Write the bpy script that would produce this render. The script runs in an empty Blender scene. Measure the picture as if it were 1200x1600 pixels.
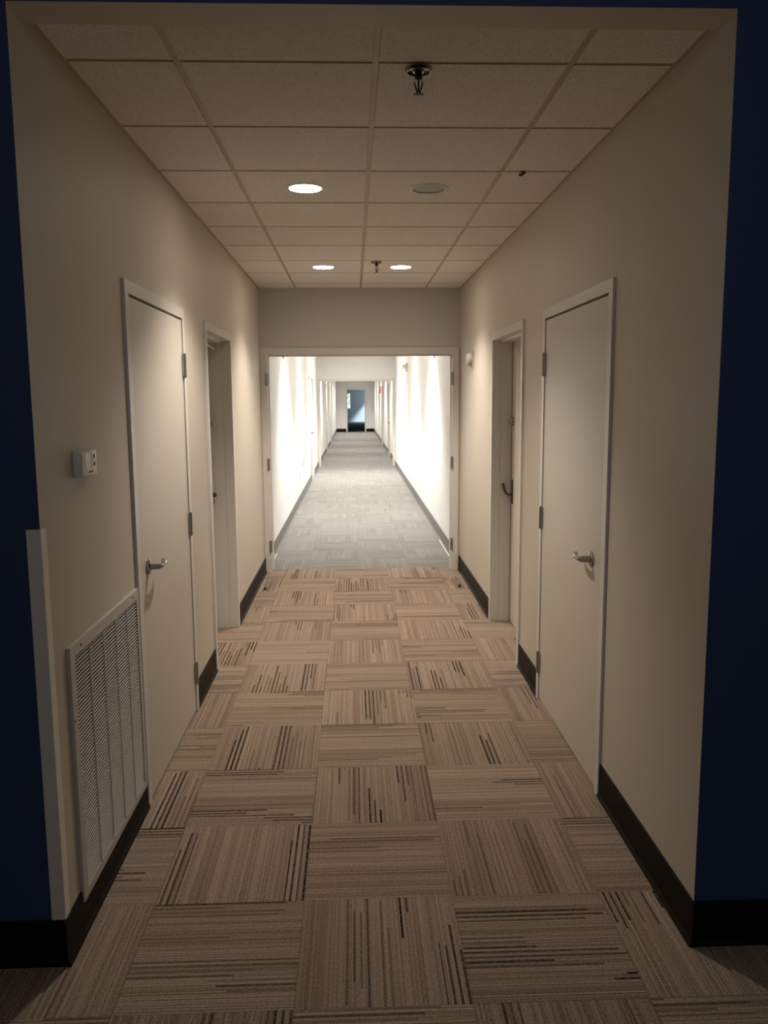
import bpy, bmesh, math, random
from mathutils import Matrix, Vector

# ------------------------------------------------------------------ camera, world, exposure
S = bpy.context.scene
COL = S.collection
cam_d = bpy.data.cameras.new('camera')
cam = bpy.data.objects.new('camera', cam_d)
COL.objects.link(cam)
S.camera = cam
cam_d.sensor_fit = 'VERTICAL'
cam_d.sensor_height = 36.0
cam_d.lens = 1279.71 / 1600 * 36.0
cam_d.clip_start = 0.05
cam_d.clip_end = 200
_r = Vector((0.99928846, -0.03712227, -0.00667133))
_u = Vector((0.01170182, 0.13699384, 0.99050278))
_f = Vector((0.03585578, 0.98987607, -0.13733076))
cam.matrix_world = Matrix(((_r.x, _u.x, -_f.x, 0.0), (_r.y, _u.y, -_f.y, 0.0), (_r.z, _u.z, -_f.z, 1.6766), (0, 0, 0, 1)))

W = bpy.data.worlds.new('world')
S.world = W
W.use_nodes = True
W.node_tree.nodes['Background'].inputs[0].default_value = (0.74, 0.88, 1.0, 1)
W.node_tree.nodes['Background'].inputs[1].default_value = 2.2
S.view_settings.view_transform = 'Standard'
S.view_settings.look = 'None'
S.view_settings.gamma = 1
S.view_settings.use_curve_mapping = False
S.view_settings.exposure = 0.0

# light levels (tune here)
NEAR_SPOT = 86.0        # downlight nearest the camera
NEAR_SPOT2 = 88.0       # the pair by the opening
LENS_NEAR = 50.0
HALL_SPOT = 190.0
HALL_LENS = 135.0
FAR_SPOT = 150.0
FAR_LENS = 100.0
FOYER = 17.0
WARM = (1.0, 0.875, 0.735)
NEUT = (1.0, 0.965, 0.91)


def area_light(name, loc, rot, sx, sy, power, color):
    d = bpy.data.lights.new(name, 'AREA')
    d.shape = 'RECTANGLE'; d.size = sx; d.size_y = sy; d.energy = power; d.color = color
    o = bpy.data.objects.new(name, d); COL.objects.link(o)
    o.location = loc; o.rotation_euler = rot
    return o


# unseen fill light added to lift the dim entrance room behind the camera
area_light('foyer_fill_light', (0.3, -0.6, 3.1), (math.radians(35), 0, 0), 2.4, 1.2, FOYER, (0.96, 0.93, 0.92))
# daylight falling through the side window of the room at the far end
area_light('far_room_daylight', (6.35, 51.0, 8.2), (Vector((-6.0, 9.0, -7.2))).to_track_quat('-Z', 'Y').to_euler(), 1.2, 1.2, 4500, (0.78, 0.90, 1.0))

# ------------------------------------------------------------------ dimensions
XL, XR = -0.877, 1.026
YF, YE = 2.288, 7.909
PT = 0.15                 # thickness of the cross walls
H = 2.703
H2 = 2.745
Y2 = 20.40
Y3 = 42.0
WT = 0.20                 # side wall thickness
TILE = 0.6096

# ------------------------------------------------------------------ materials


def new_mat(name):
    m = bpy.data.materials.new(name); m.use_nodes = True
    nt = m.node_tree
    return m, nt, nt.nodes['Principled BSDF']


class NB:
    """small node-building helper"""
    def __init__(s, nt): s.nt = nt
    def node(s, t, **kw):
        n = s.nt.nodes.new(t)
        for k, v in kw.items(): setattr(n, k, v)
        return n
    def put(s, sock, v):
        if v is None: return
        if isinstance(v, bpy.types.NodeSocket): s.nt.links.new(v, sock)
        else: sock.default_value = v
    def m(s, op, a, b=None, c=None, clamp=False):
        n = s.node('ShaderNodeMath', operation=op); n.use_clamp = clamp
        s.put(n.inputs[0], a); s.put(n.inputs[1], b); s.put(n.inputs[2], c)
        return n.outputs[0]
    def comb(s, x, y, z=0.0):
        n = s.node('ShaderNodeCombineXYZ')
        s.put(n.inputs[0], x); s.put(n.inputs[1], y); s.put(n.inputs[2], z)
        return n.outputs[0]
    def white(s, v):
        n = s.node('ShaderNodeTexWhiteNoise', noise_dimensions='3D'); s.put(n.inputs['Vector'], v)
        return n.outputs['Value']
    def noise(s, v, scale, detail=2.0, rough=0.5, dim='3D'):
        n = s.node('ShaderNodeTexNoise', noise_dimensions=dim)
        s.put(n.inputs['Vector'], v); s.put(n.inputs['Scale'], scale)
        s.put(n.inputs['Detail'], detail); s.put(n.inputs['Roughness'], rough)
        return n.outputs['Fac']
    def mix(s, f, a, b, blend='MIX'):
        n = s.node('ShaderNodeMix', data_type='RGBA', blend_type=blend)
        s.put(n.inputs['Factor'], f); s.put(n.inputs[6], a); s.put(n.inputs[7], b)
        return n.outputs[2]
    def ramp(s, f, p0, p1):
        n = s.node('ShaderNodeMapRange'); n.clamp = True
        s.put(n.inputs[0], f); s.put(n.inputs[1], p0); s.put(n.inputs[2], p1)
        return n.outputs[0]
    def bump(s, h, strength, dist):
        n = s.node('ShaderNodeBump'); s.put(n.inputs['Strength'], strength); s.put(n.inputs['Distance'], dist)
        s.put(n.inputs['Height'], h)
        return n.outputs[0]


def paint(name, col, rough=0.6, var=0.05, bump=0.12, scale=260.0, spec=0.3):
    m, nt, b = new_mat(name); nb = NB(nt)
    g = nb.node('ShaderNodeNewGeometry').outputs['Position']
    big = nb.noise(g, 1.7, 3.0); fine = nb.noise(g, scale, 2.0)
    k = nb.m('MULTIPLY_ADD', big, var * 2, 1 - var)
    c = nb.mix(1.0, (*col, 1), nb.comb(k, k, k), 'MULTIPLY')
    nt.links.new(c, b.inputs['Base Color'])
    b.inputs['Roughness'].default_value = rough
    b.inputs['Specular IOR Level'].default_value = spec
    nt.links.new(nb.bump(fine, bump, 0.001), b.inputs['Normal'])
    return m


def plain(name, col, rough=0.5, metal=0.0, spec=0.5):
    m, nt, b = new_mat(name); nb = NB(nt)
    g = nb.node('ShaderNodeNewGeometry').outputs['Position']
    k = nb.m('MULTIPLY_ADD', nb.noise(g, 35.0, 2.0), 0.12, 0.94)
    nt.links.new(nb.mix(1.0, (*col, 1), nb.comb(k, k, k), 'MULTIPLY'), b.inputs['Base Color'])
    b.inputs['Roughness'].default_value = rough
    b.inputs['Metallic'].default_value = metal
    b.inputs['Specular IOR Level'].default_value = spec
    return m


def emis(name, col, strength):
    m, nt, b = new_mat(name); nb = NB(nt)
    b.inputs['Base Color'].default_value = (0.9, 0.88, 0.84, 1)
    b.inputs['Emission Color'].default_value = (*col, 1)
    b.inputs['Emission Strength'].default_value = strength
    b.inputs['Roughness'].default_value = 0.4
    return m


def door_mat():
    m, nt, b = new_mat('painted_door'); nb = NB(nt)
    g = nb.node('ShaderNodeNewGeometry').outputs['Position']
    sep = nb.node('ShaderNodeSeparateXYZ'); nt.links.new(g, sep.inputs[0])
    v = nb.comb(nb.m('MULTIPLY', sep.outputs[0], 60.0), nb.m('MULTIPLY', sep.outputs[1], 60.0), nb.m('MULTIPLY', sep.outputs[2], 2.0))
    gr = nb.noise(v, 1.0, 4.0, 0.6)
    k = nb.m('MULTIPLY_ADD', gr, 0.06, 0.97)
    nt.links.new(nb.mix(1.0, (0.60, 0.565, 0.50, 1), nb.comb(k, k, k), 'MULTIPLY'), b.inputs['Base Color'])
    nt.links.new(nb.m('MULTIPLY_ADD', gr, 0.12, 0.38), b.inputs['Roughness'])
    b.inputs['Specular IOR Level'].default_value = 0.4
    nt.links.new(nb.bump(gr, 0.10, 0.001), b.inputs['Normal'])
    return m


def carpet_mat(name, fx, fy, base, low, dark, darkness, seed, thr=0.5, warmth=0.2):
    """quarter-turned 50 cm carpet tiles of ribbed yarn with broken dark lines"""
    m, nt, b = new_mat(name); nb = NB(nt)
    tc = nb.node('ShaderNodeTexCoord').outputs['Object']
    sep = nb.node('ShaderNodeSeparateXYZ'); nt.links.new(tc, sep.inputs[0])
    X = nb.m('DIVIDE', nb.m('SUBTRACT', sep.outputs[0], fx), 0.5)
    Y = nb.m('DIVIDE', nb.m('SUBTRACT', sep.outputs[1], fy), 0.5)
    I = nb.m('FLOOR', X); J = nb.m('FLOOR', Y)
    U = nb.m('SUBTRACT', X, I); V = nb.m('SUBTRACT', Y, J)
    par = nb.m('MODULO', nb.m('ADD', nb.m('ADD', I, J), 200.0), 2.0)
    par = nb.m('GREATER_THAN', par, 0.5)
    inv = nb.m('SUBTRACT', 1.0, par)
    # par = 0: lines run along y (U across);  par = 1: lines run along x
    A = nb.m('ADD', nb.m('MULTIPLY', U, inv), nb.m('MULTIPLY', V, par))
    B = nb.m('ADD', nb.m('MULTIPLY', V, inv), nb.m('MULTIPLY', U, par))
    tid = nb.m('ADD', nb.m('MULTIPLY', I, 13.17), nb.m('MULTIPLY_ADD', J, 7.31, seed))
    N = 46.0
    K = nb.m('FLOOR', nb.m('MULTIPLY', A, N))
    F = nb.m('SUBTRACT', nb.m('MULTIPLY', A, N), K)
    # clusters of lines
    G = nb.m('FLOOR', nb.m('MULTIPLY', A, 7.0))
    rg = nb.white(nb.comb(G, tid, 1.5))
    rg2 = nb.white(nb.comb(G, tid, 8.5))
    odd = nb.m('GREATER_THAN', nb.m('MODULO', K, 2.0), 0.5)
    rk = nb.white(nb.comb(K, tid, 3.5))
    rk2 = nb.white(nb.comb(K, tid, 5.5))
    ends = nb.m('MULTIPLY_ADD', rk, 0.55, -0.28)
    # a cluster starts or stops inside the tile with ragged ends, or runs right across
    pos = nb.m('ADD', B, ends)
    before = nb.m('LESS_THAN', pos, nb.m('MULTIPLY_ADD', rg2, 1.9, 0.15))
    after = nb.m('GREATER_THAN', nb.m('ADD', B, nb.m('MULTIPLY_ADD', rk2, 0.5, -0.25)), nb.m('MULTIPLY_ADD', rg2, 1.9, -0.95))
    span = nb.m('MULTIPLY', before, after)
    group = nb.m('GREATER_THAN', rg, thr)
    single = nb.m('GREATER_THAN', rk2, 0.86)
    ln = nb.m('MULTIPLY', nb.m('MAXIMUM', nb.m('MULTIPLY', group, odd), nb.m('MULTIPLY', single, odd)), span)
    core = nb.m('MULTIPLY', nb.m('GREATER_THAN', F, 0.12), nb.m('LESS_THAN', F, 0.86))
    strong = nb.m('MULTIPLY_ADD', nb.m('MAXIMUM', group, 0.0), nb.m('MULTIPLY_ADD', nb.white(nb.comb(G, tid, 11.5)), 0.5, 0.18), nb.m('MULTIPLY_ADD', nb.white(nb.comb(K, tid, 12.5)), 0.45, 0.12))
    brk = nb.m('MULTIPLY_ADD', nb.noise(nb.comb(nb.m('MULTIPLY', K, 3.7), nb.m('MULTIPLY', B, 34.0), tid), 1.0, 2.0), 0.9, 0.45, clamp=True)
    line = nb.m('MULTIPLY', nb.m('MULTIPLY', nb.m('MULTIPLY', ln, core), strong), brk)
    # soft tonal bands and ribs
    band = nb.white(nb.comb(nb.m('FLOOR', nb.m('MULTIPLY', A, 11.0)), tid, 2.5))
    bandn = nb.noise(nb.comb(nb.m('MULTIPLY', A, 9.0), nb.m('MULTIPLY', B, 0.8), tid), 1.0, 2.0)
    rib = nb.white(nb.comb(nb.m('FLOOR', nb.m('MULTIPLY', A, 78.0)), tid, 21.5))
    loops = nb.noise(tc, 210.0, 3.0, 0.75)
    mott = nb.noise(tc, 90.0, 3.0, 0.7)
    tone = nb.m('ADD', nb.m('ADD', nb.m('MULTIPLY', band, 0.08), nb.m('MULTIPLY', bandn, 0.26)), nb.m('MULTIPLY', rib, 0.36))
    tone = nb.m('ADD', tone, nb.m('MULTIPLY', nb.m('SUBTRACT', loops, 0.5), 2.3))
    tone = nb.m('ADD', tone, nb.m('MULTIPLY', nb.m('SUBTRACT', mott, 0.5), 0.7))
    tile_r = nb.white(nb.comb(tid, 4.4, 4.4))
    tone = nb.m('ADD', tone, nb.m('MULTIPLY_ADD', tile_r, 0.12, 0.05), clamp=True)
    c = nb.mix(tone, (*low, 1), (*base, 1))
    hue = nb.white(nb.comb(nb.m('FLOOR', nb.m('MULTIPLY', A, 15.0)), tid, 31.5))
    warm = nb.m('MULTIPLY', nb.m('GREATER_THAN', hue, 0.86), warmth)
    c = nb.mix(warm, c, (low[0] * 1.15, low[1] * 0.92, low[2] * 0.80, 1))
    c = nb.mix(nb.m('MULTIPLY', line, darkness, clamp=True), c, (*dark, 1))
    # thin seams
    eu = nb.m('MINIMUM', nb.m('MINIMUM', U, nb.m('SUBTRACT', 1.0, U)), nb.m('MINIMUM', V, nb.m('SUBTRACT', 1.0, V)))
    seam = nb.m('LESS_THAN', eu, 0.006)
    c = nb.mix(nb.m('MULTIPLY', seam, 0.16), c, (*dark, 1))
    nt.links.new(c, b.inputs['Base Color'])
    b.inputs['Roughness'].default_value = 0.95
    b.inputs['Specular IOR Level'].default_value = 0.08
    ribh = nb.m('SINE', nb.m('MULTIPLY', A, N * 2 * math.pi))
    hgt = nb.m('ADD', nb.m('MULTIPLY', ribh, 0.35), loops)
    nt.links.new(nb.bump(hgt, 0.5, 0.003), b.inputs['Normal'])
    return m


def ceil_mat():
    m, nt, b = new_mat('mineral_fibre_tile'); nb = NB(nt)
    g = nb.node('ShaderNodeNewGeometry').outputs['Position']
    sp = nb.noise(g, 120.0, 3.0, 0.65)
    pit = nb.ramp(sp, 0.34, 0.50)
    fis = nb.ramp(nb.noise(g, 260.0, 1.0), 0.32, 0.46)
    k = nb.m('MULTIPLY', nb.m('MULTIPLY_ADD', pit, 0.20, 0.80), nb.m('MULTIPLY_ADD', fis, 0.10, 0.90))
    nt.links.new(nb.mix(1.0, (0.82, 0.775, 0.735, 1), nb.comb(k, k, k), 'MULTIPLY'), b.inputs['Base Color'])
    b.inputs['Roughness'].default_value = 0.95
    b.inputs['Specular IOR Level'].default_value = 0.1
    nt.links.new(nb.bump(pit, 0.5, 0.002), b.inputs['Normal'])
    return m


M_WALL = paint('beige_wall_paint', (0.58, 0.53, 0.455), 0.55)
M_WALL2 = paint('light_washed_paint', (0.78, 0.765, 0.735), 0.6)  # beige wall paint again, its colour whitened for the strong, cooler hall light
M_GREYW = paint('cross_wall_paint', (0.55, 0.54, 0.51), 0.6)
M_BLUE = paint('navy_wall_paint', (0.036, 0.066, 0.17), 0.6, 0.04)
M_FRAME = paint('white_frame_enamel', (0.66, 0.645, 0.61), 0.38, 0.02, 0.04, 90.0, 0.45)
M_DOOR = door_mat()
M_GUARD = plain('cream_vinyl', (0.80, 0.77, 0.69), 0.45)
M_BASE = plain('dark_rubber_base', (0.006, 0.0045, 0.004), 0.55, 0, 0.14)
M_BASE2 = plain('grey_rubber_base', (0.14, 0.135, 0.13), 0.5)
M_CARPET = carpet_mat('ribbed_carpet_tiles', -0.1847, 2.0664, (0.51, 0.40, 0.312), (0.132, 0.098, 0.074), (0.018, 0.013, 0.012), 0.95, 0.0, 0.60, 0.22)
M_CARPET2 = carpet_mat('cool_lit_carpet_tiles', 0.031, 8.02, (0.32, 0.305, 0.285), (0.175, 0.168, 0.157), (0.09, 0.09, 0.09), 0.55, 40.0, 0.45, 0.0)  # carpet colour greyed to carry the cool light of the hall
M_DARKFLOOR = plain('dark_blue_carpet', (0.035, 0.045, 0.055), 0.9)
M_TILE = ceil_mat()
M_GRID = plain('aged_grid_steel', (0.44, 0.355, 0.235), 0.5)
M_PLAST = plain('white_plastic', (0.70, 0.68, 0.65), 0.4)
M_ALARM = plain('aged_alarm_plastic', (0.42, 0.395, 0.35), 0.5)
M_PLASTD = plain('dark_button_plastic', (0.10, 0.09, 0.085), 0.4)
M_LCD = plain('lcd_glass', (0.24, 0.25, 0.17), 0.2)
M_CHROME = plain('satin_chrome', (0.34, 0.325, 0.31), 0.24, 1.0)
M_STEEL = plain('hinge_steel', (0.40, 0.38, 0.36), 0.38, 1.0)
M_DARKM = plain('bronze_metal', (0.06, 0.048, 0.038), 0.4, 0.3)
M_GRILLE = plain('grille_enamel', (0.50, 0.48, 0.455), 0.4)
M_BLACK = plain('black_void', (0.012, 0.011, 0.010), 0.8)
M_RED = plain('red_plastic', (0.45, 0.03, 0.03), 0.4)
M_GREY = plain('grey_lens', (0.30, 0.31, 0.34), 0.5)
M_ROOM = paint('far_room_paint', (0.46, 0.49, 0.51), 0.7)
M_LEAF = plain('leaf_green', (0.16, 0.42, 0.10), 0.6)
M_BARK = plain('bark', (0.12, 0.08, 0.05), 0.8)
M_LENS_N = emis('lit_lens_near', (1.0, 0.875, 0.735), LENS_NEAR)
M_LENS_H = emis('lit_lens_hall', (1.0, 0.96, 0.90), HALL_LENS)
M_LENS_F = emis('lit_lens_far', (1.0, 0.96, 0.90), FAR_LENS)

# ------------------------------------------------------------------ mesh helpers


def box(bm, x0, x1, y0, y1, z0, z1, mi=0):
    v = [bm.verts.new(p) for p in ((x0, y0, z0), (x1, y0, z0), (x1, y1, z0), (x0, y1, z0),
                                   (x0, y0, z1), (x1, y0, z1), (x1, y1, z1), (x0, y1, z1))]
    fs = [bm.faces.new([v[i] for i in q]) for q in ((0, 3, 2, 1), (4, 5, 6, 7), (0, 1, 5, 4), (1, 2, 6, 5), (2, 3, 7, 6), (3, 0, 4, 7))]
    for f in fs: f.material_index = mi
    return fs


def cyl(bm, c, r, h, axis='Z', r2=None, seg=24, caps=True):
    r2 = r if r2 is None else r2
    rot = {'Z': Matrix.Identity(4), 'X': Matrix.Rotation(math.pi / 2, 4, 'Y'), 'Y': Matrix.Rotation(-math.pi / 2, 4, 'X')}[axis]
    bmesh.ops.create_cone(bm, cap_ends=caps, segments=seg, radius1=r, radius2=r2, depth=h, matrix=Matrix.Translation(Vector(c)) @ rot)


def lathe(bm, c, prof, axis='Z', seg=32):
    """prof: list of (radius, offset along axis)"""
    rings = []
    for r, h in prof:
        ring = []
        for k in range(seg):
            a = 2 * math.pi * k / seg
            p = {'Z': (r * math.cos(a), r * math.sin(a), h), 'X': (h, r * math.cos(a), r * math.sin(a)), 'Y': (r * math.cos(a), h, r * math.sin(a))}[axis]
            ring.append(bm.verts.new(Vector(c) + Vector(p)))
        rings.append(ring)
    for a, b in zip(rings, rings[1:]):
        for k in range(seg):
            bm.faces.new((a[k], a[(k + 1) % seg], b[(k + 1) % seg], b[k]))
    bm.faces.new(rings[0]); bm.faces.new(rings[-1])


def tube(bm, pts, r, seg=10, r_end=None):
    pts = [Vector(p) for p in pts]; n = len(pts); rings = []
    for i, p in enumerate(pts):
        t = (pts[min(i + 1, n - 1)] - pts[max(i - 1, 0)]).normalized()
        a = t.cross(Vector((0, 0, 1)))
        if a.length < 0.1: a = t.cross(Vector((1, 0, 0)))
        a.normalize(); bq = t.cross(a)
        rr = r if r_end is None else r + (r_end - r) * i / (n - 1)
        rings.append([bm.verts.new(p + (a * math.cos(2 * math.pi * k / seg) + bq * math.sin(2 * math.pi * k / seg)) * rr) for k in range(seg)])
    for a, b in zip(rings, rings[1:]):
        for k in range(seg): bm.faces.new((a[k], a[(k + 1) % seg], b[(k + 1) % seg], b[k]))
    bm.faces.new(rings[0]); bm.faces.new(rings[-1])


def obj(name, bm, mats, parent=None, smooth=False, bevel=0.0):
    bmesh.ops.recalc_face_normals(bm, faces=bm.faces)
    if bevel > 0:
        bmesh.ops.bevel(bm, geom=list(bm.edges), offset=bevel, segments=2, affect='EDGES', profile=0.7)
    me = bpy.data.meshes.new(name)
    bm.to_mesh(me); bm.free()
    for m in (mats if isinstance(mats, (list, tuple)) else [mats]): me.materials.append(m)
    if smooth:
        for p in me.polygons: p.use_smooth = True
        try: me.set_sharp_from_angle(angle=math.radians(38))
        except Exception: pass
    o = bpy.data.objects.new(name, me)
    COL.objects.link(o)
    if parent is not None:
        o.parent = parent
        o.matrix_parent_inverse = Matrix.Translation(parent.location).inverted()
    return o


def tag(o, label, cat, group=None, kind=None):
    o['label'] = label; o['category'] = cat
    if group: o['group'] = group
    if kind: o['kind'] = kind
    return o


def thing(name, loc, label, cat, group=None, kind=None):
    o = bpy.data.objects.new(name, None); COL.objects.link(o); o.location = loc
    o.empty_display_size = 0.1
    return tag(o, label, cat, group, kind)


def B(): return bmesh.new()


def boxes(name, lst, mat, label, cat, parent=None, kind='structure', bevel=0.0):
    bm = B()
    for q in lst: box(bm, *q)
    o = obj(name, bm, mat, parent, bevel=bevel)
    if parent is None: tag(o, label, cat, kind=kind)
    return o


# ------------------------------------------------------------------ layout of doors: (y0, y1) of the frame outside edges
LA, LB = (3.238, 4.345), (4.955, 5.995)
RA, RB = (3.240, 4.425), (4.945, 6.065)
FZ = 2.137           # top of door frames
FW = 0.05            # face width of a frame
E_ = 0.003

# ------------------------------------------------------------------ floors
boxes('floor', [(-4.0, 4.0, -5.0, YF + 0.16, -0.1, 0.0), (XL - WT, XR + WT, YF + 0.16, 8.02, -0.1, 0.0)], M_CARPET,
      'brown ribbed carpet tiles laid quarter turned in the near corridor', 'floor')
boxes('floor', [(XL - 0.4, XR + 0.4, 8.02, Y3 + 0.05, -0.1, 0.0)], M_CARPET2, 'carpet tiles greyed by cool light in the bright hall beyond the opening', 'floor')
boxes('floor', [(-4.0, 1.7, Y3 + 0.05, 60.0, -0.1, 0.0)], M_DARKFLOOR, 'dark blue grey carpet of the room at the far end', 'floor')

# ------------------------------------------------------------------ side walls of the near corridor (real door openings)
def side_wall(name, xa, xb, y0, y1, openings, z1, mat, label, ztop=FZ - 0.02):
    """openings: (ya, yb) rough openings"""
    L = []; y = y0
    for a, b in openings:
        L.append((xa, xb, y, a, 0, z1)); L.append((xa, xb, a, b, ztop, z1)); y = b
    L.append((xa, xb, y, y1, 0, z1))
    return boxes(name, L, mat, label, 'wall')


ins = 0.02
side_wall('wall_left', XL - WT, XL, YF + 0.13, YE, [(LA[0] + ins, LA[1] - ins), (LB[0] + ins, LB[1] - ins)], 2.86, M_WALL,
          'beige left wall of the near corridor with two doors and a grille')
side_wall('wall_right', XR, XR + WT, YF + 0.13, YE, [(RA[0] + ins, RA[1] - ins), (RB[0] + ins, RB[1] - ins)], 2.86, M_WALL,
          'beige right wall of the near corridor with two doors')

# navy front walls with beige returns, and the header over the corridor mouth
def front_wall(name, q, side, label):
    bm = B(); fs = box(bm, *q)
    for f in fs:
        f.normal_update()
        n = f.normal
        if (side == 'l' and n.x > 0.9) or (side == 'r' and n.x < -0.9) or (side == 't' and n.z < -0.9): f.material_index = 1
    tag(obj(name, bm, [M_BLUE, M_WALL]), label, 'wall', kind='structure')


front_wall('wall_front_left', (-4.0, XL, YF, YF + 0.13, 0, 3.2), 'l', 'navy blue wall left of the corridor mouth')
front_wall('wall_front_right', (XR, 4.0, YF, YF + 0.13, 0, 3.2), 'r', 'navy blue wall right of the corridor mouth')
front_wall('wall_front_top', (XL, XR, YF, YF + 0.13, 2.69, 3.2), 't', 'navy blue header with beige soffit over the corridor mouth')
# the room the camera stands in
boxes('wall_foyer', [(-4.1, -4.0, -5.0, YF, 0, 3.2), (4.0, 4.1, -5.0, YF, 0, 3.2), (-4.1, 4.1, -5.1, -5.0, 0, 3.2)], M_BLUE,
      'navy walls of the entrance room around the viewpoint', 'wall')
boxes('ceiling', [(-4.1, 4.1, -5.1, YF + 0.13, 3.2, 3.3)], M_GREYW, 'plain ceiling of the entrance room around the viewpoint', 'ceiling')

# ------------------------------------------------------------------ cross wall with the wide opening
OX0, OX1, OZ = -0.822, 0.952, 2.085      # clear opening
boxes('wall_far', [(XL - WT, OX0 - 0.03, YE, YE + PT, 0, 2.86), (OX1 + 0.03, XR + WT, YE, YE + PT, 0, 2.86),
                   (OX0 - 0.03, OX1 + 0.03, YE, YE + PT, OZ + 0.03, 2.86)], M_GREYW,
      'grey beige wall above and around the wide opening ending the near corridor', 'wall')


def frame_parts(parent, axis, a0, a1, ztop, face, d0, d1, lip, stop=None, mat=M_FRAME, cas2=True):
    """steel door frame: axis 'x' = opening spans x, depth along y (d0 front, d1 back); axis 'y' = spans y, depth along x."""
    def put(bm, a, b, c, d, z0, z1):
        if axis == 'x': box(bm, a, b, min(c, d), max(c, d), z0, z1)
        else: box(bm, min(c, d), max(c, d), a, b, z0, z1)
    s = 1 if d1 > d0 else -1
    def leg(lo, hi, inner):
        bm = B()
        put(bm, lo, hi, d0 - s * lip, d0, 0.0, ztop)                                   # face casing
        jl, jh = (hi - 0.022, hi) if inner > 0 else (lo, lo + 0.022)
        put(bm, jl, jh, d0, d1, 0.0, ztop - face)                                        # jamb
        if cas2: put(bm, lo, hi, d1, d1 + s * lip, 0.0, ztop)
        if stop:
            sl, sh = (hi, hi + 0.014) if inner > 0 else (lo - 0.014, lo)
            put(bm, sl, sh, d0 + s * stop[0], d0 + s * stop[1], 0.0, ztop - face)
        return obj('jamb', bm, mat, parent)
    leg(a0, a0 + face, 1); leg(a1 - face, a1, -1)
    bm = B()
    put(bm, a0 + face, a1 - face, d0 - s * lip, d0, ztop - face, ztop)
    put(bm, a0 + face - .022, a1 - face + .022, d0, d1, ztop - face, ztop - face + 0.022)
    if cas2: put(bm, a0 + face, a1 - face, d1, d1 + s * lip, ztop - face, ztop)
    if stop: put(bm, a0 + face + .014, a1 - face - .014, d0 + s * stop[0], d0 + s * stop[1], ztop - face - 0.014, ztop - face)
    obj('head', bm, mat, parent)


def hinge(parent, x, y, z, sx, axis='y', inner=1):
    """butt hinge: knuckle with pin and two leaves; sx = direction the knuckle stands out from the wall"""
    bm = B()
    for k in range(5):
        cyl(bm, (x, y, z - 0.046 + 0.023 * k), 0.0085, 0.0215, seg=14)
    cyl(bm, (x, y, z + 0.0595), 0.006, 0.005, seg=12); cyl(bm, (x, y, z - 0.0595), 0.006, 0.005, seg=12)
    if axis == 'y':
        box(bm, x - sx * 0.0075 if sx > 0 else x, x if sx > 0 else x - sx * 0.0075, y - 0.021, y, z - 0.057, z + 0.057)
        box(bm, x - sx * 0.0075 if sx > 0 else x, x if sx > 0 else x - sx * 0.0075, y, y + 0.008, z - 0.057, z + 0.057)
    else:
        box(bm, x - 0.006, x + 0.016 * inner if inner > 0 else x, y + 0.001, y + 0.006, z - 0.057, z + 0.057) if inner > 0 else \
            box(bm, x - 0.016, x + 0.006, y + 0.001, y + 0.006, z - 0.057, z + 0.057)
    return obj('hinge', bm, M_STEEL, parent, smooth=True)


def lever(parent, x, y, z, s, dy=1, length=0.115):
    """lever handle standing out along s in x, lever along dy in y"""
    bm = B(); lathe(bm, (x, y, z), [(0.034, 0), (0.034, s * 0.006), (0.030, s * 0.010), (0.016, s * 0.013), (0.0135, s * 0.045)], 'X', 32)
    h = obj('handle', bm, M_CHROME, parent, smooth=True)
    bm = B()
    X = x + s * 0.050
    tube(bm, [(X, y - dy * 0.012, z), (X, y, z), (X + s * 0.004, y + dy * 0.035, z), (X + s * 0.003, y + dy * 0.075, z + 0.001), (X - s * 0.006, y + dy * length, z + 0.001), (X - s * 0.014, y + dy * (length + 0.006), z + .001)], 0.0105, 14)
    l = obj('lever', bm, M_CHROME, None, smooth=True)
    l.parent = h
    l.matrix_parent_inverse = h.matrix_world.inverted()
    # parent h is placed through its own parent; keep the lever in the same space
    l.matrix_parent_inverse = Matrix.Identity(4)
    bm = B(); lathe(bm, (x, y, z + 0.0), [(0.007, s * 0.044), (0.007, s * 0.063), (0.004, s * 0.065)], 'X', 16)
    k = obj('turn_button', bm, M_CHROME, None, smooth=True); k.parent = h; k.matrix_parent_inverse = Matrix.Identity(4)
    return h


def closed_door(n, side, rng, label):
    y0, y1 = rng
    X = XL if side == 'l' else XR
    s = 1 if side == 'l' else -1        # into the corridor
    t = thing('door_%d' % n, (X, y0, 0), label, 'door', kind='structure')
    t.location = (0, 0, 0)
    frame_parts(t, 'y', y0, y1, FZ, FW, X, X - s * (WT - 0.02), 0.012, mat=M_FRAME)
    bm = B()
    xa, xb = sorted((X + s * 0.006, X - s * 0.038))
    box(bm, xa, xb, y0 + FW + 0.003, y1 - FW - 0.003, 0.010, FZ - FW - 0.010)
    leaf = obj('door_leaf', bm, M_DOOR, t, bevel=0.0012)
    for z in (1.85, 1.03, 0.215):
        hinge(t, X + s * 0.016, y1 - FW + 0.0, z, s)
    hy = y0 + FW + 0.07
    lever(t, X + s * 0.006, hy + (0.055 if side == 'l' else 0.075), 0.985, s, 1)
    return t


# the glued lever children need the same local space as their handle, so handles keep identity transforms
closed_door(1, 'l', LA, 'closed off white door on the left, beside the air grille')
closed_door(2, 'r', RA, 'closed off white door on the right, nearest the viewer')


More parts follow.
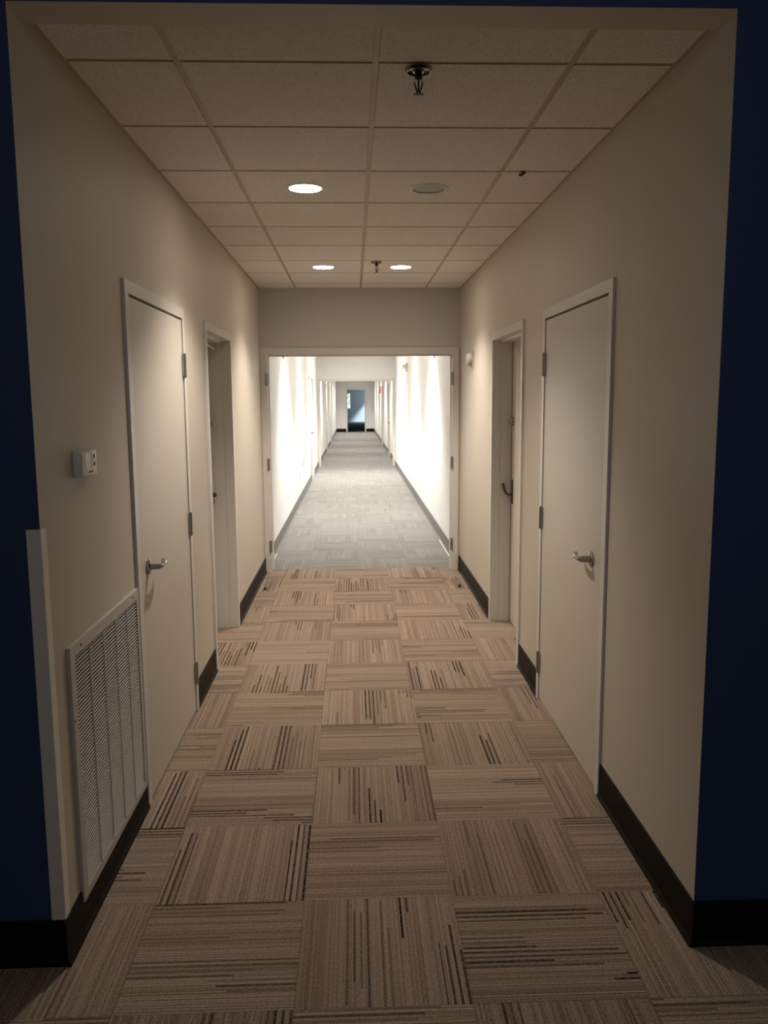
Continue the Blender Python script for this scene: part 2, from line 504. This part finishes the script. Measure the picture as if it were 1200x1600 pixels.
def recessed_door(n, side, rng, label):
    y0, y1 = rng
    X = XL if side == 'l' else XR
    s = 1 if side == 'l' else -1
    t = thing('door_%d' % n, (0, 0, 0), label, 'door', kind='structure')
    dep = 0.155 if side == 'l' else 0.135
    frame_parts(t, 'y', y0, y1, FZ, FW, X, X - s * (WT - 0.02), 0.012, stop=(0.055, dep - 0.004), mat=M_FRAME)
    xl = X - s * dep
    bm = B(); xa, xb = sorted((xl, xl - s * 0.044))
    box(bm, xa, xb, y0 + FW + 0.003, y1 - FW - 0.003, 0.010, FZ - FW - 0.006)
    obj('door_leaf', bm, M_DOOR, t, bevel=0.001)
    yl = y1 - FW - 0.072
    # dead bolt cylinder
    bm = B(); lathe(bm, (xl, yl, 1.505), [(0.030, 0), (0.030, s * 0.010), (0.022, s * 0.022), (0.015, s * 0.030)], 'X', 28)
    obj('deadbolt', bm, M_CHROME, t, smooth=True)
    # plate with an upturned pull
    bm = B(); xa, xb = sorted((xl, xl + s * 0.006)); box(bm, xa, xb, yl - 0.020, yl + 0.020, 0.905, 1.080)
    p = obj('handle', bm, M_DARKM, t, bevel=0.0015)
    if side == 'l':      # this one only has a short thumb turn
        bm = B(); lathe(bm, (xl + s * 0.006, yl, 1.0), [(0.018, 0), (0.017, s * 0.020), (0.014, s * 0.036), (0.006, s * 0.040)], 'X', 20)
        k = obj('thumb_turn', bm, M_DARKM, None, smooth=True); k.parent = p
        return t, xl
    bm = B()
    tube(bm, [(xl + s * 0.004, yl, 0.975), (xl + s * 0.030, yl + 0.008, 0.968), (xl + s * 0.048, yl + 0.02, 0.985), (xl + s * 0.056, yl + 0.035, 1.015), (xl + s * 0.063, yl + 0.045, 1.050)], 0.0085, 12)
    g = obj('pull', bm, M_DARKM, None, smooth=True); g.parent = p
    return t, xl


t3, x3 = recessed_door(3, 'l', LB, 'recessed white door deep in the left wall, past the first left door')
bm = B(); box(bm, x3 + 0.001, x3 + 0.050, 5.30, 5.52, 2.005, 2.060)
cl = obj('door_closer', bm, M_FRAME, t3, bevel=0.004)
bm = B(); tube(bm, [(x3 + 0.058, 5.45, 2.055), (x3 + 0.050, 5.925, 2.028)], 0.0075, 8)
a = obj('closer_arm', bm, M_FRAME, None); a.parent = cl
recessed_door(4, 'r', RB, 'recessed white door deep in the right wall, past the first right door')

# ------------------------------------------------------------------ frame of the wide opening
tE = thing('trim_1', (0, 0, 0), 'white steel frame around the wide opening with bare hinges', 'door frame', kind='structure')
frame_parts(tE, 'x', OX0 - 0.053, OX1 + 0.06, 2.155, 0.062, YE, YE + PT, 0.012, stop=(0.06, 0.10))
for z in (1.862, 1.055, 0.257):
    hinge(tE, OX0 + 0.0, YE - 0.018, z, 1, 'x', 1)
    hinge(tE, OX1 - 0.002, YE - 0.018, z, 1, 'x', -1)
for x in (-0.662, 0.781):
    bm = B(); box(bm, x - 0.006, x + 0.006, YE + 0.03, YE + 0.05, 2.079, 2.0855); cyl(bm, (x, YE + 0.040, 2.069), 0.0045, 0.022, seg=10)
    obj('catch', bm, M_DARKM, tE)

# ------------------------------------------------------------------ rubber bases (profile: toe at the floor)


def base_y(bm, X, s, y0, y1, h=0.143, back=False):
    pr = [(0, 0), (0.016, 0), (0.015, 0.006), (0.007, 0.018), (0.006, h - 0.004), (0.003, h), (0, h)]
    r0 = [bm.verts.new((X + s * a, y0, z)) for a, z in pr]; r1 = [bm.verts.new((X + s * a, y1, z)) for a, z in pr]
    n = len(pr)
    for k in range(n): bm.faces.new((r0[k], r0[(k + 1) % n], r1[(k + 1) % n], r1[k]))
    bm.faces.new(r0); bm.faces.new(r1)


def base_x(bm, Y, x0, x1, h=0.143, s=-1):
    pr = [(0, 0), (0.016, 0), (0.015, 0.006), (0.007, 0.018), (0.006, h - 0.004), (0.003, h), (0, h)]
    r0 = [bm.verts.new((x0, Y + s * a, z)) for a, z in pr]; r1 = [bm.verts.new((x1, Y + s * a, z)) for a, z in pr]
    n = len(pr)
    for k in range(n): bm.faces.new((r0[k], r0[(k + 1) % n], r1[(k + 1) % n], r1[k]))
    bm.faces.new(r0); bm.faces.new(r1)


def baseboard(name, mat, ysegs, X, s, label, xsegs=()):
    bm = B()
    for a, b in ysegs: base_y(bm, X, s, a, b)
    for Y, a, b in xsegs: base_x(bm, Y, a, b)
    return tag(obj(name, bm, mat), label, 'baseboard', kind='structure')


baseboard('baseboard_left', M_BASE, [(YF - 0.015, LA[0]), (LA[1], LB[0]), (LB[1], YE)], XL, 1, 'dark rubber base along the left wall of the near corridor', [(YF, -4.0, XL + 0.007)])
baseboard('baseboard_right', M_BASE, [(YF - 0.015, RA[0]), (RA[1], RB[0]), (RB[1], YE)], XR, -1, 'dark rubber base along the right wall of the near corridor', [(YF, XR - 0.007, 4.0)])

# ------------------------------------------------------------------ suspended ceiling of the near corridor


def tile_ceiling(name, x0, x1, xb, ya, yb, ystart, Hc, label, holes=()):
    """xb: x positions of the runners; tile faces hang 6 mm below the grid"""
    top = boxes(name, [(x0, x1, ya, yb, Hc + 0.030, Hc + 0.060)], M_TILE, label, 'ceiling')
    xs = [x0] + xb + [x1]
    ys = []
    y = ystart
    while y > ya + 0.02: y -= TILE
    y += TILE
    if y - ya < 0.03: y += TILE
    while y < yb - 0.02: ys.append(y); y += TILE
    ys = [ya] + ys + [yb]
    g = 0.0105
    bm = B()
    for i in range(len(xs) - 1):
        for j in range(len(ys) - 1):
            a = xs[i] + (g + 0.006 if i == 0 else g); b = xs[i + 1] - (g + 0.006 if i == len(xs) - 2 else g)
            c = ys[j] + (0.004 if j == 0 else g); d = ys[j + 1] - (0.004 if j == len(ys) - 2 else g)
            box(bm, a, b, c, d, Hc, Hc + 0.0285)
    p = obj('ceiling_panel', bm, M_TILE, top)
    bm = B()
    for x in xb:      # runners in lengths with small steps at the joints
        for j in range(len(ys) - 1):
            dz = 0.0006 * ((j * 7) % 3)
            box(bm, x - 0.010, x + 0.010, ys[j] + 0.0004, ys[j + 1] - 0.0004, Hc + 0.0022 + dz, Hc + 0.028)
    for y in ys[1:-1]:
        for i in range(len(xs) - 1):
            box(bm, xs[i] + 0.0105, xs[i + 1] - 0.0105, y - 0.010, y + 0.010, Hc + 0.0026, Hc + 0.028)
    box(bm, x0, x0 + 0.020, ya, yb, Hc + 0.002, Hc + 0.005); box(bm, x1 - 0.020, x1, ya, yb, Hc + 0.002, Hc + 0.005)
    obj('grid_rail', bm, M_GRID, top)
    return top


XC = 0.0815
tile_ceiling('ceiling', XL, XR, [XC - TILE, XC, XC + TILE], YF + 0.13, YE, 2.6888, H, 'suspended ceiling of speckled tiles over the near corridor')

# ------------------------------------------------------------------ recessed round lights


def downlight(x, y, Hc, lens_mat, power, color, label, group, lit=True, cone=118.0, blend=0.7, name='recessed_downlight'):
    t = thing(name, (x, y, Hc), label, 'ceiling light', group)
    bm = B(); lathe(bm, (x, y, Hc), [(0.079, 0.0015), (0.079, -0.003), (0.082, -0.0045), (0.094, -0.002), (0.096, 0.0)], 'Z', 48)
    obj('trim_ring', bm, M_PLAST, t, smooth=True)
    bm = B(); lathe(bm, (x, y, Hc), [(0.0001, -0.0042), (0.05, -0.0046), (0.0785, -0.0040), (0.0785, -0.0015)], 'Z', 48)
    obj('lens', bm, lens_mat, t, smooth=True)
    if lit:
        d = bpy.data.lights.new('lamp', 'SPOT'); d.energy = power; d.color = color
        d.spot_size = math.radians(cone); d.spot_blend = blend; d.shadow_soft_size = 0.06
        o = bpy.data.objects.new('lamp', d); COL.objects.link(o)
        o.parent = t; o.location = (0, 0, -0.075)
    return t


downlight(-0.2235, 4.2126, H, M_LENS_N, NEAR_SPOT, WARM, 'lit round ceiling light nearest the viewer, left of the unlit one', 'lit lights of the near corridor')
downlight(-0.2235, 6.6509, H, M_LENS_N, NEAR_SPOT2, WARM, 'lit round ceiling light at the far left, left of the far sprinkler', 'lit lights of the near corridor')
downlight(0.386, 6.6509, H, M_LENS_N, NEAR_SPOT2, WARM, 'lit round ceiling light right of the far sprinkler', 'lit lights of the near corridor')

t = thing('unlit_downlight', (0.386, 4.2126, H), 'round flat grey unlit downlight, right of the nearest lit one', 'ceiling speaker')  # dead downlight with a grey lens, same size as the lit ones
bm = B(); lathe(bm, (0.386, 4.2126, H), [(0.080, 0.0015), (0.080, -0.006), (0.083, -0.008), (0.096, -0.004), (0.099, 0.0)], 'Z', 48)
obj('rim', bm, M_PLAST, t, smooth=True)
bm = B(); lathe(bm, (0.386, 4.2126, H), [(0.0001, -0.0030), (0.055, -0.0032), (0.0795, -0.0025), (0.0795, -0.0005)], 'Z', 48)
obj('grey_cover', bm, M_GREY, t, smooth=True)


def sprinkler(x, y, Hc, label, drop=0.078):
    t = thing('fire_sprinkler', (x, y, Hc), label, 'sprinkler', 'pendent sprinklers on the ceilings')
    bm = B(); lathe(bm, (x, y, Hc), [(0.042, 0.0), (0.042, -0.004), (0.038, -0.012), (0.036, -0.012), (0.034, -0.004), (0.019, -0.003), (0.017, -0.012), (0.014, -0.012)], 'Z', 36)
    obj('escutcheon', bm, M_CHROME, t, smooth=True)
    bm = B(); lathe(bm, (x, y, Hc), [(0.0125, -0.0121), (0.0125, -0.028), (0.007, -0.034)], 'Z', 20)
    for k in (-1, 1):
        tube(bm, [(x + k * 0.009, y, Hc - 0.028), (x + k * 0.0125, y, Hc - 0.045), (x + k * 0.004, y, Hc - drop + 0.006), (x, y, Hc - drop + 0.001)], 0.0026, 8)
    cyl(bm, (x, y, Hc - 0.050), 0.0032, 0.040, seg=10)
    obj('sprinkler_head', bm, M_DARKM, t, smooth=True)
    bm = B(); lathe(bm, (x, y, Hc), [(0.0065, -drop + 0.002), (0.0165, -drop), (0.0170, -drop - 0.0025), (0.004, -drop - 0.004)], 'Z', 24)
    obj('deflector', bm, M_DARKM, t, smooth=True)
    return t


sprinkler(0.217, 2.735, H, 'chrome and bronze fire sprinkler on the ceiling nearest the viewer')
sprinkler(0.189, 6.40, H, 'small dark fire sprinkler between the two farthest near-corridor lights')
sprinkler(0.052, 18.6, H2, 'tiny dark fire sprinkler seen under the header in the bright hall')

bm = B(); box(bm, 0.780, 0.796, 3.902, 3.922, H - 0.004, H + 0.006); tube(bm, [(0.798, 3.912, H - 0.004), (0.790, 3.905, H - 0.012), (0.779, 3.90, H - 0.018), (0.770, 3.899, H - 0.015)], 0.006, 10)
tag(obj('ceiling_hook', bm, M_DARKM), 'small dark clip hanging from the ceiling grid on the right', 'hook')

# ------------------------------------------------------------------ return air grille
tg = thing('return_air_grille', (XL, 2.84, 0.52), 'large white louvred air grille low on the left wall', 'air grille')
gy0, gy1, gz0, gz1 = 2.428, 3.222, 0.105, 0.935
gx = XL + 0.012
bm = B()
fwid = 0.040
box(bm, XL, gx, gy0, gy0 + fwid, gz0, gz1); box(bm, XL, gx, gy1 - fwid * 0.6, gy1, gz0, gz1)
box(bm, XL, gx, gy0 + fwid, gy1 - fwid * 0.6, gz0, gz0 + fwid * 0.7); box(bm, XL, gx, gy0 + fwid, gy1 - fwid * 0.6, gz1 - fwid, gz1)
obj('grille_frame', bm, M_GRILLE, tg, bevel=0.0015)
iy0, iy1, iz0, iz1 = gy0 + fwid, gy1 - fwid * 0.6, gz0 + fwid * 0.7, gz1 - fwid
bm = B(); box(bm, XL + 0.0005, XL + 0.0015, iy0, iy1, iz0, iz1)  # dark sheet that paints the shade behind the blades
obj('duct_shade_sheet', bm, plain('duct_shade', (0.085, 0.070, 0.055), 0.9), tg)
bm = B()
nb_ = 62; pitch = (iz1 - iz0) / nb_
for k in range(nb_):
    z = iz0 + (k + 0.5) * pitch
    vs = [(XL + 0.0045, z - 0.0004), (XL + 0.0108, z - 0.0028), (XL + 0.0108, z - 0.0010), (XL + 0.0045, z + 0.0008)]
    r0 = [bm.verts.new((x, iy0, zz)) for x, zz in vs]; r1 = [bm.verts.new((x, iy1, zz)) for x, zz in vs]
    for q in range(4): bm.faces.new((r0[q], r0[(q + 1) % 4], r1[(q + 1) % 4], r1[q]))
    bm.faces.new(r0); bm.faces.new(r1)
obj('louvre_blades', bm, M_GRILLE, tg)
for c in range(1, 6):
    yy = iy0 + (iy1 - iy0) * c / 5 - (0.003 if c == 5 else 0)
    bm = B(); box(bm, XL + 0.0105, XL + 0.0118, yy - 0.0025, yy + 0.0025, iz0, iz1)
    for k in range(nb_):
        z = iz0 + (k + 0.5) * pitch
        box(bm, XL + 0.0108, XL + 0.0126, yy - 0.0040, yy + 0.0040, z - 0.0042, z + 0.0012)
    obj('mullion', bm, M_GRILLE, tg)
for y, z in ((gy0 + 0.10, gz1 - 0.018), (gy1 - 0.08, gz1 - 0.018), (gy0 + 0.012, 0.70)):
    bm = B(); lathe(bm, (gx, y, z), [(0.0045, 0), (0.004, 0.0015), (0.001, 0.002)], 'X', 12)
    obj('screw', bm, M_DARKM, tg)

# ------------------------------------------------------------------ corner guard
bm = B()
box(bm, -0.915, XL + 0.0025, YF - 0.0025, YF - 0.0002, 0.144, 1.321)
box(bm, XL + 0.0002, XL + 0.0025, YF - 0.0002, YF + 0.038, 0.144, 1.321)
tag(obj('corner_guard', bm, M_GUARD), 'cream vinyl corner guard on the lower left wall corner beside the navy wall', 'corner guard')

# ------------------------------------------------------------------ thermostat
tt = thing('thermostat', (XL, 2.66, 1.478), 'white thermostat with a small grey green display on the left wall', 'thermostat')
ty0, ty1, tz0, tz1 = 2.585, 2.735, 1.434, 1.520
def rbox_x(bm, x0, x1, y0, y1, z0, z1, inset=0.006):
    """wall box whose front face is smaller than its back"""
    b_ = [(x0, y0, z0), (x0, y1, z0), (x0, y1, z1), (x0, y0, z1)]
    f_ = [(x1, y0 + inset, z0 + inset), (x1, y1 - inset, z0 + inset), (x1, y1 - inset, z1 - inset), (x1, y0 + inset, z1 - inset)]
    vb = [bm.verts.new(p) for p in b_]; vf = [bm.verts.new(p) for p in f_]
    bm.faces.new(vb); bm.faces.new(vf)
    for k in range(4): bm.faces.new((vb[k], vb[(k + 1) % 4], vf[(k + 1) % 4], vf[k]))
bm = B(); rbox_x(bm, XL, XL + 0.030, ty0, ty1, tz0, tz1, 0.004)
obj('housing', bm, M_PLAST, tt, bevel=0.005, smooth=True)
bm = B(); box(bm, XL + 0.0298, XL + 0.0306, 2.612, 2.672, 1.464, 1.508)
obj('display', bm, M_LCD, tt)
bm = B(); box(bm, XL + 0.0298, XL + 0.0312, 2.672, 2.677, 1.462, 1.510)
obj('display_edge', bm, M_PLASTD, tt)
for z in (1.497, 1.472):
    bm = B(); lathe(bm, (XL + 0.0298, 2.703, z), [(0.0065, 0), (0.006, 0.002), (0.003, 0.0028)], 'X', 18)
    obj('button', bm, M_PLASTD, tt, smooth=True)
bm = B()
for k in range(5): box(bm, XL + 0.0298, XL + 0.0304, 2.640 + 0.010 * k, 2.647 + 0.010 * k, 1.446, 1.453)
obj('printed_mark', bm, plain('brown_print', (0.16, 0.12, 0.09), 0.6), tt)

# ------------------------------------------------------------------ alarm strobe on the right wall
ts = thing('alarm_strobe', (XR, 7.09, 2.005), 'off white round alarm sounder high on the right wall by the opening', 'alarm')
bm = B(); box(bm, XR - 0.014, XR, 7.03, 7.155, 1.942, 2.068); obj('back_plate', bm, M_ALARM, ts, bevel=0.003)
bm = B(); lathe(bm, (XR - 0.014, 7.092, 2.005), [(0.056, 0), (0.056, -0.012), (0.049, -0.030), (0.034, -0.041), (0.012, -0.046)], 'X', 36)
obj('dome', bm, M_ALARM, ts, smooth=True)

# ------------------------------------------------------------------ door stops on the floor
for x, lab in ((-0.800, 'small dark dome door stop on the carpet near the left wall'), (0.930, 'small dark dome door stop on the carpet near the right wall')):
    t = thing('floor_door_stop', (x, 7.14, 0), lab, 'door stop', 'door stops before the wide opening')
    bm = B(); lathe(bm, (x, 7.14, 0), [(0.017, 0), (0.017, 0.005), (0.011, 0.009)], 'Z', 20); obj('stop_base', bm, M_DARKM, t, smooth=True)
    bm = B(); lathe(bm, (x, 7.14, 0), [(0.010, 0.009), (0.012, 0.013), (0.011, 0.020), (0.006, 0.024)], 'Z', 20); obj('rubber_bumper', bm, M_BLACK, t, smooth=True)

# ================================================================== bright hall beyond the opening
HY0 = YE + PT
LD = (16.75, 17.85)                      # door in the left wall of the bright hall
side_wall('wall_left_hall', XL - WT, XL, HY0, Y2, [(LD[0] + ins, LD[1] - ins)], 2.95, M_WALL2, 'light-washed left wall of the hall beyond the opening')
side_wall('wall_right_hall', XR, XR + WT, HY0, Y2, [], 2.95, M_WALL2, 'light-washed right wall of the hall beyond the opening')
tile_ceiling('ceiling', XL, XR, [XC - TILE, XC, XC + TILE], HY0, Y2, 8.6, H2, 'suspended tile ceiling over the bright hall')
bm = B(); base_y(bm, XL, 1, HY0, LD[0]); base_y(bm, XL, 1, LD[1], Y2)
tag(obj('baseboard_left_hall', bm, M_BASE2), 'grey rubber base along the left wall of the bright hall', 'baseboard', kind='structure')
bm = B(); base_y(bm, XR, -1, HY0, Y2)
tag(obj('baseboard_right_hall', bm, M_BASE2), 'grey rubber base along the right wall of the bright hall', 'baseboard', kind='structure')
# pale edge strips where the carpet meets the base just inside the opening
bm = B(); box(bm, XL + 0.0165, XL + 0.026, 8.065, 8.85, 0.0005, 0.004)
tag(obj('trim_2', bm, M_GUARD), 'thin pale strip at the foot of the left base just past the opening', 'floor strip', kind='structure')
bm = B(); box(bm, XR - 0.026, XR - 0.0165, 8.065, 9.6, 0.0005, 0.004)
tag(obj('trim_3', bm, M_GUARD), 'thin pale strip at the foot of the right base just past the opening', 'floor strip', kind='structure')


def flat_door(n, side, rng, label, hand=True):
    y0, y1 = rng; X = XL if side == 'l' else XR; s = 1 if side == 'l' else -1
    t = thing('door_%d' % n, (0, 0, 0), label, 'door', kind='structure')
    frame_parts(t, 'y', y0, y1, FZ, FW, X, X - s * (WT - 0.02), 0.02, mat=M_FRAME)
    bm = B(); xa, xb = sorted((X + s * 0.004, X - s * 0.040)); box(bm, xa, xb, y0 + FW + 0.003, y1 - FW - 0.003, 0.01, FZ - FW - 0.006)
    obj('door_leaf', bm, M_DOOR, t)
    if hand: lever(t, X + s * 0.004, y0 + FW + 0.09, 0.985, s, 1)
    return t


flat_door(5, 'l', LD, 'white door and frame in the left wall of the bright hall')

# small things on the bright hall walls
ta = thing('access_panel', (XL, 14.5, 0.84), 'white access panel low on the left wall of the bright hall', 'access panel')
bm = B(); box(bm, XL, XL + 0.014, 14.05, 14.95, 0.55, 1.12); obj('panel_frame', bm, M_FRAME, ta, bevel=0.002)
bm = B(); box(bm, XL + 0.014, XL + 0.018, 14.10, 14.90, 0.60, 1.07); obj('panel_door', bm, M_FRAME, ta, bevel=0.001)
to = thing('power_outlet', (XL, 13.25, 0.44), 'pale power outlet low on the left wall of the bright hall', 'outlet')
bm = B(); box(bm, XL, XL + 0.006, 13.21, 13.29, 0.385, 0.505); obj('cover_plate', bm, M_PLAST, to, bevel=0.0015)
bm = B()
for z in (0.425, 0.465): box(bm, XL + 0.006, XL + 0.0075, 13.235, 13.265, z - 0.014, z + 0.014)
obj('socket', bm, M_GREY, to)
bm = B(); box(bm, XL, XL + 0.02, 16.30, 16.36, 2.06, 2.12)
tag(obj('wall_sensor', bm, M_GREY, bevel=0.003), 'tiny grey sensor high on the left wall of the bright hall', 'sensor')
tb = thing('emergency_light', (XR, 15.6, 2.25), 'small white twin emergency light high on the right wall of the bright hall', 'emergency light')
bm = B(); box(bm, XR - 0.05, XR, 15.50, 15.75, 2.17, 2.33); obj('battery_case', bm, M_PLAST, tb, bevel=0.004)
for k in (15.54, 15.71):
    bm = B(); lathe(bm, (XR - 0.05, k, 2.27), [(0.03, 0), (0.035, -0.03), (0.030, -0.04)], 'X', 20); obj('lamp_head', bm, M_PLAST, tb, smooth=True)

for j, (x, y) in enumerate([(x, y) for y in (10.64, 13.69, 16.74, 18.57) for x in (-0.2235, 0.386)]):
    downlight(x, y, H2, M_LENS_H, HALL_SPOT, NEUT, 'round ceiling light of the bright hall, hidden above the opening', 'hidden lights of the bright hall', cone=112, blend=0.6)

# ------------------------------------------------------------------ second cross wall and opening
P0, P1, PZ = -0.827, 0.997, 2.100
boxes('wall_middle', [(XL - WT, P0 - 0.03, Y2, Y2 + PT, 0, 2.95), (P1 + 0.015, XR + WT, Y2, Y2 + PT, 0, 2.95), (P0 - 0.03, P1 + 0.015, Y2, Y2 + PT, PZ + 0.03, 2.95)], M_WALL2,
      'light-washed wall above the second opening at the end of the bright hall', 'wall')
tm = thing('trim_4', (0, 0, 0), 'bright white frame around the second opening down the hall', 'door frame', kind='structure')
frame_parts(tm, 'x', P0 - 0.048, P1 + 0.028, 2.160, 0.055, Y2, Y2 + PT, 0.012)

# ------------------------------------------------------------------ far hall
QY = Y2 + PT
RD = (23.0, 24.9 - 0.75)
RD = (23.6, 24.75)
RD2 = (29.4, 30.5)
LD2 = (26.1, 27.25)
LD3 = (31.0, 32.1)
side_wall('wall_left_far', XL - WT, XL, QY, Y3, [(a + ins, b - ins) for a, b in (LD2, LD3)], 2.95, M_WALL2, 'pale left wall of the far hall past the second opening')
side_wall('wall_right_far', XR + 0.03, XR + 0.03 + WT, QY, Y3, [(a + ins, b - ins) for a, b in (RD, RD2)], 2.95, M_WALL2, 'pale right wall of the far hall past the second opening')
tile_ceiling('ceiling', XL, XR + 0.03, [XC - TILE, XC, XC + TILE], QY, Y3, 21.0, H2, 'suspended tile ceiling over the far hall')
XRs = XR
XR = XR + 0.03
flat_door(6, 'l', LD2, 'nearer white door frame in the left wall of the far hall', False)
flat_door(7, 'l', LD3, 'farther white door frame in the left wall of the far hall', False)
flat_door(8, 'r', RD, 'white door with lever handle in the right wall of the far hall')
flat_door(9, 'r', RD2, 'farthest white door in the right wall of the far hall', False)
bm = B(); base_y(bm, XL, 1, QY, LD2[0]); base_y(bm, XL, 1, LD2[1], LD3[0]); base_y(bm, XL, 1, LD3[1], Y3)
tag(obj('baseboard_left_far', bm, M_BASE2), 'dark base along the left wall of the far hall', 'baseboard', kind='structure')
bm = B(); base_y(bm, XR, -1, QY, RD[0]); base_y(bm, XR, -1, RD[1], RD2[0]); base_y(bm, XR, -1, RD2[1], Y3)
tag(obj('baseboard_right_far', bm, M_BASE2), 'dark base along the right wall of the far hall', 'baseboard', kind='structure')
# red fire alarm
tr = thing('fire_alarm', (XR, 31.6, 2.0), 'red fire alarm high on the right wall of the far hall', 'fire alarm')
bm = B(); box(bm, XR - 0.06, XR, 31.5, 31.75, 1.86, 2.12); obj('alarm_body', bm, M_RED, tr, bevel=0.004)
bm = B(); box(bm, XR - 0.085, XR - 0.06, 31.55, 31.70, 2.01, 2.09); obj('flash_lens', bm, M_PLAST, tr, bevel=0.004)
XR = XRs

for j, (x, y) in enumerate([(x, y) for y in (22.6, 27.0, 31.4, 35.8, 39.6) for x in (-0.2235, 0.386)]):
    downlight(x, y, H2, M_LENS_F, FAR_SPOT, NEUT, 'round ceiling light of the far hall, hidden above the openings', 'hidden lights of the far hall', cone=130, blend=0.8)

# end wall with the doorway
D0, D1, DZ = -0.303, 0.560, 2.122
boxes('wall_end', [(-1.3, D0 - 0.03, Y3, Y3 + 0.12, 0, 2.95), (D1 + 0.03, 1.5, Y3, Y3 + 0.12, 0, 2.95), (D0 - 0.03, D1 + 0.03, Y3, Y3 + 0.12, DZ + 0.03, 2.95)], M_WALL2,
      'grey end wall of the far hall with an open doorway', 'wall')
te = thing('trim_5', (0, 0, 0), 'pale frame around the open doorway at the very end', 'door frame', kind='structure')
frame_parts(te, 'x', D0 - 0.075, D1 + 0.09, 2.195, 0.075, Y3, Y3 + 0.12, 0.015)
bm = B(); base_x(bm, Y3, XL, D0 - 0.075, 0.16); base_x(bm, Y3, D1 + 0.09, XR + 0.03, 0.16)
tag(obj('baseboard_end', bm, M_BASE), 'black base on the grey end wall beside the doorway', 'baseboard', kind='structure')

# ------------------------------------------------------------------ room at the very end
RY = 60.0
wx0, wx1, wz0, wz1 = -1.9, -0.20, 0.93, 2.09
boxes('wall_room_back', [(-4.0, wx0, RY, RY + 0.15, 0, 3), (wx1, 1.7, RY, RY + 0.15, 0, 3), (wx0, wx1, RY, RY + 0.15, 0, wz0), (wx0, wx1, RY, RY + 0.15, wz1, 3)], M_ROOM,
      'blue grey back wall of the far room beside its window', 'wall')
boxes('wall_room_left', [(-4.15, -4.0, Y3, RY + 0.15, 0, 3)], M_ROOM, 'left wall of the far room, hidden from view', 'wall')
boxes('wall_room_right', [(1.7, 1.85, Y3, 55.5, 0, 3), (1.7, 1.85, 59.7, RY + 0.15, 0, 3), (1.7, 1.85, 55.5, 59.7, 0, 0.7), (1.7, 1.85, 55.5, 59.7, 2.5, 3)], M_ROOM,
      'right wall of the far room with a hidden side window opening', 'wall')
boxes('wall_room_front', [(-4.15, -1.3, Y3, Y3 + 0.12, 0, 3), (1.5, 1.85, Y3, Y3 + 0.12, 0, 3), (-1.3, 1.5, Y3, Y3 + 0.12, 2.95, 3)], M_ROOM, 'front wall of the far room either side of its doorway, hidden from view', 'wall')
boxes('ceiling', [(-4.15, 1.85, Y3, RY + 0.15, 3.0, 3.1)], M_ROOM, 'plain ceiling of the far room', 'ceiling')
tw = thing('window_1', (0, 0, 0), 'bright window with green leaves outside in the far room', 'window', kind='structure')
bm = B()
for q in ((wx0, wx0 + 0.05, wz0, wz1), (wx1 - 0.03, wx1, wz0, wz1), (wx0 + .05, wx1 - .03, wz0, wz0 + 0.05), (wx0 + .05, wx1 - .03, wz1 - 0.05, wz1)):
    box(bm, q[0], q[1], RY + 0.02, RY + 0.08, q[2], q[3])
obj('window_frame', bm, M_FRAME, tw)
m_gl, ntg, bg = new_mat('window_glass')
bg.inputs['Roughness'].default_value = 0.02; bg.inputs['Transmission Weight'].default_value = 1.0; bg.inputs['IOR'].default_value = 1.01
bm = B(); box(bm, wx0 + .05, wx1 - .03, RY + 0.048, RY + 0.052, wz0 + .05, wz1 - .05); obj('pane', bm, m_gl, tw)
bm = B(); box(bm, wx0 - 0.02, wx1 + 0.02, RY - 0.05, RY + 0.02, wz0 - 0.03, wz0); obj('window_sill', bm, M_FRAME, tw)

# closed rooms behind the side doors, so no daylight creeps round them
boxes('wall_outer_left', [(-2.6, -2.5, YF + 0.13, Y3, 0, 3.0)], M_WALL, 'left outer wall of the rooms behind the doors, hidden from view', 'wall')
boxes('wall_outer_right', [(2.5, 2.6, YF + 0.13, Y3, 0, 3.0)], M_WALL, 'right outer wall of the rooms behind the doors, hidden from view', 'wall')
boxes('ceiling', [(-2.6, 2.6, YF + 0.13, Y3, 3.0, 3.1)], M_WALL, 'upper deck over the whole corridor, hidden above the tiles', 'ceiling')
boxes('floor', [(-2.5, XL - 0.41, YF + 0.16, Y3, -0.1, 0.0), (XR + 0.41, 2.5, YF + 0.16, Y3, -0.1, 0.0)], M_DARKFLOOR, 'floors of the side rooms behind the doors, hidden from view', 'floor')
random.seed(4)
tr = thing('tree', (-0.9, 64.5, 0), 'green leafy tree outside the window of the far room', 'tree')
bm = B(); tube(bm, [(-0.9, 64.5, 0), (-0.85, 64.5, 1.2), (-0.7, 64.5, 2.6)], 0.12, 10, 0.05); obj('trunk', bm, M_BARK, tr)
bm = B()
for k in range(1500):
    c = Vector((-0.7 + random.gauss(0, 0.8), 64.5 + random.gauss(0, 0.5), 2.1 + random.gauss(0, 0.7)))
    a = Vector((random.uniform(-1, 1), random.uniform(-1, 1), random.uniform(-1, 1))).normalized() * 0.07
    b2 = a.orthogonal().normalized() * 0.035
    bm.faces.new([bm.verts.new(c + p) for p in (a, b2, -a, -b2)])
obj('foliage', bm, M_LEAF, tr)
tag(boxes('ground', [(-12, 14, 60.2, 80, -0.3, -0.15)], plain('lawn', (0.10, 0.22, 0.06), 0.9), '', 'ground'), 'grass ground outside the window of the far room', 'ground', kind='structure')
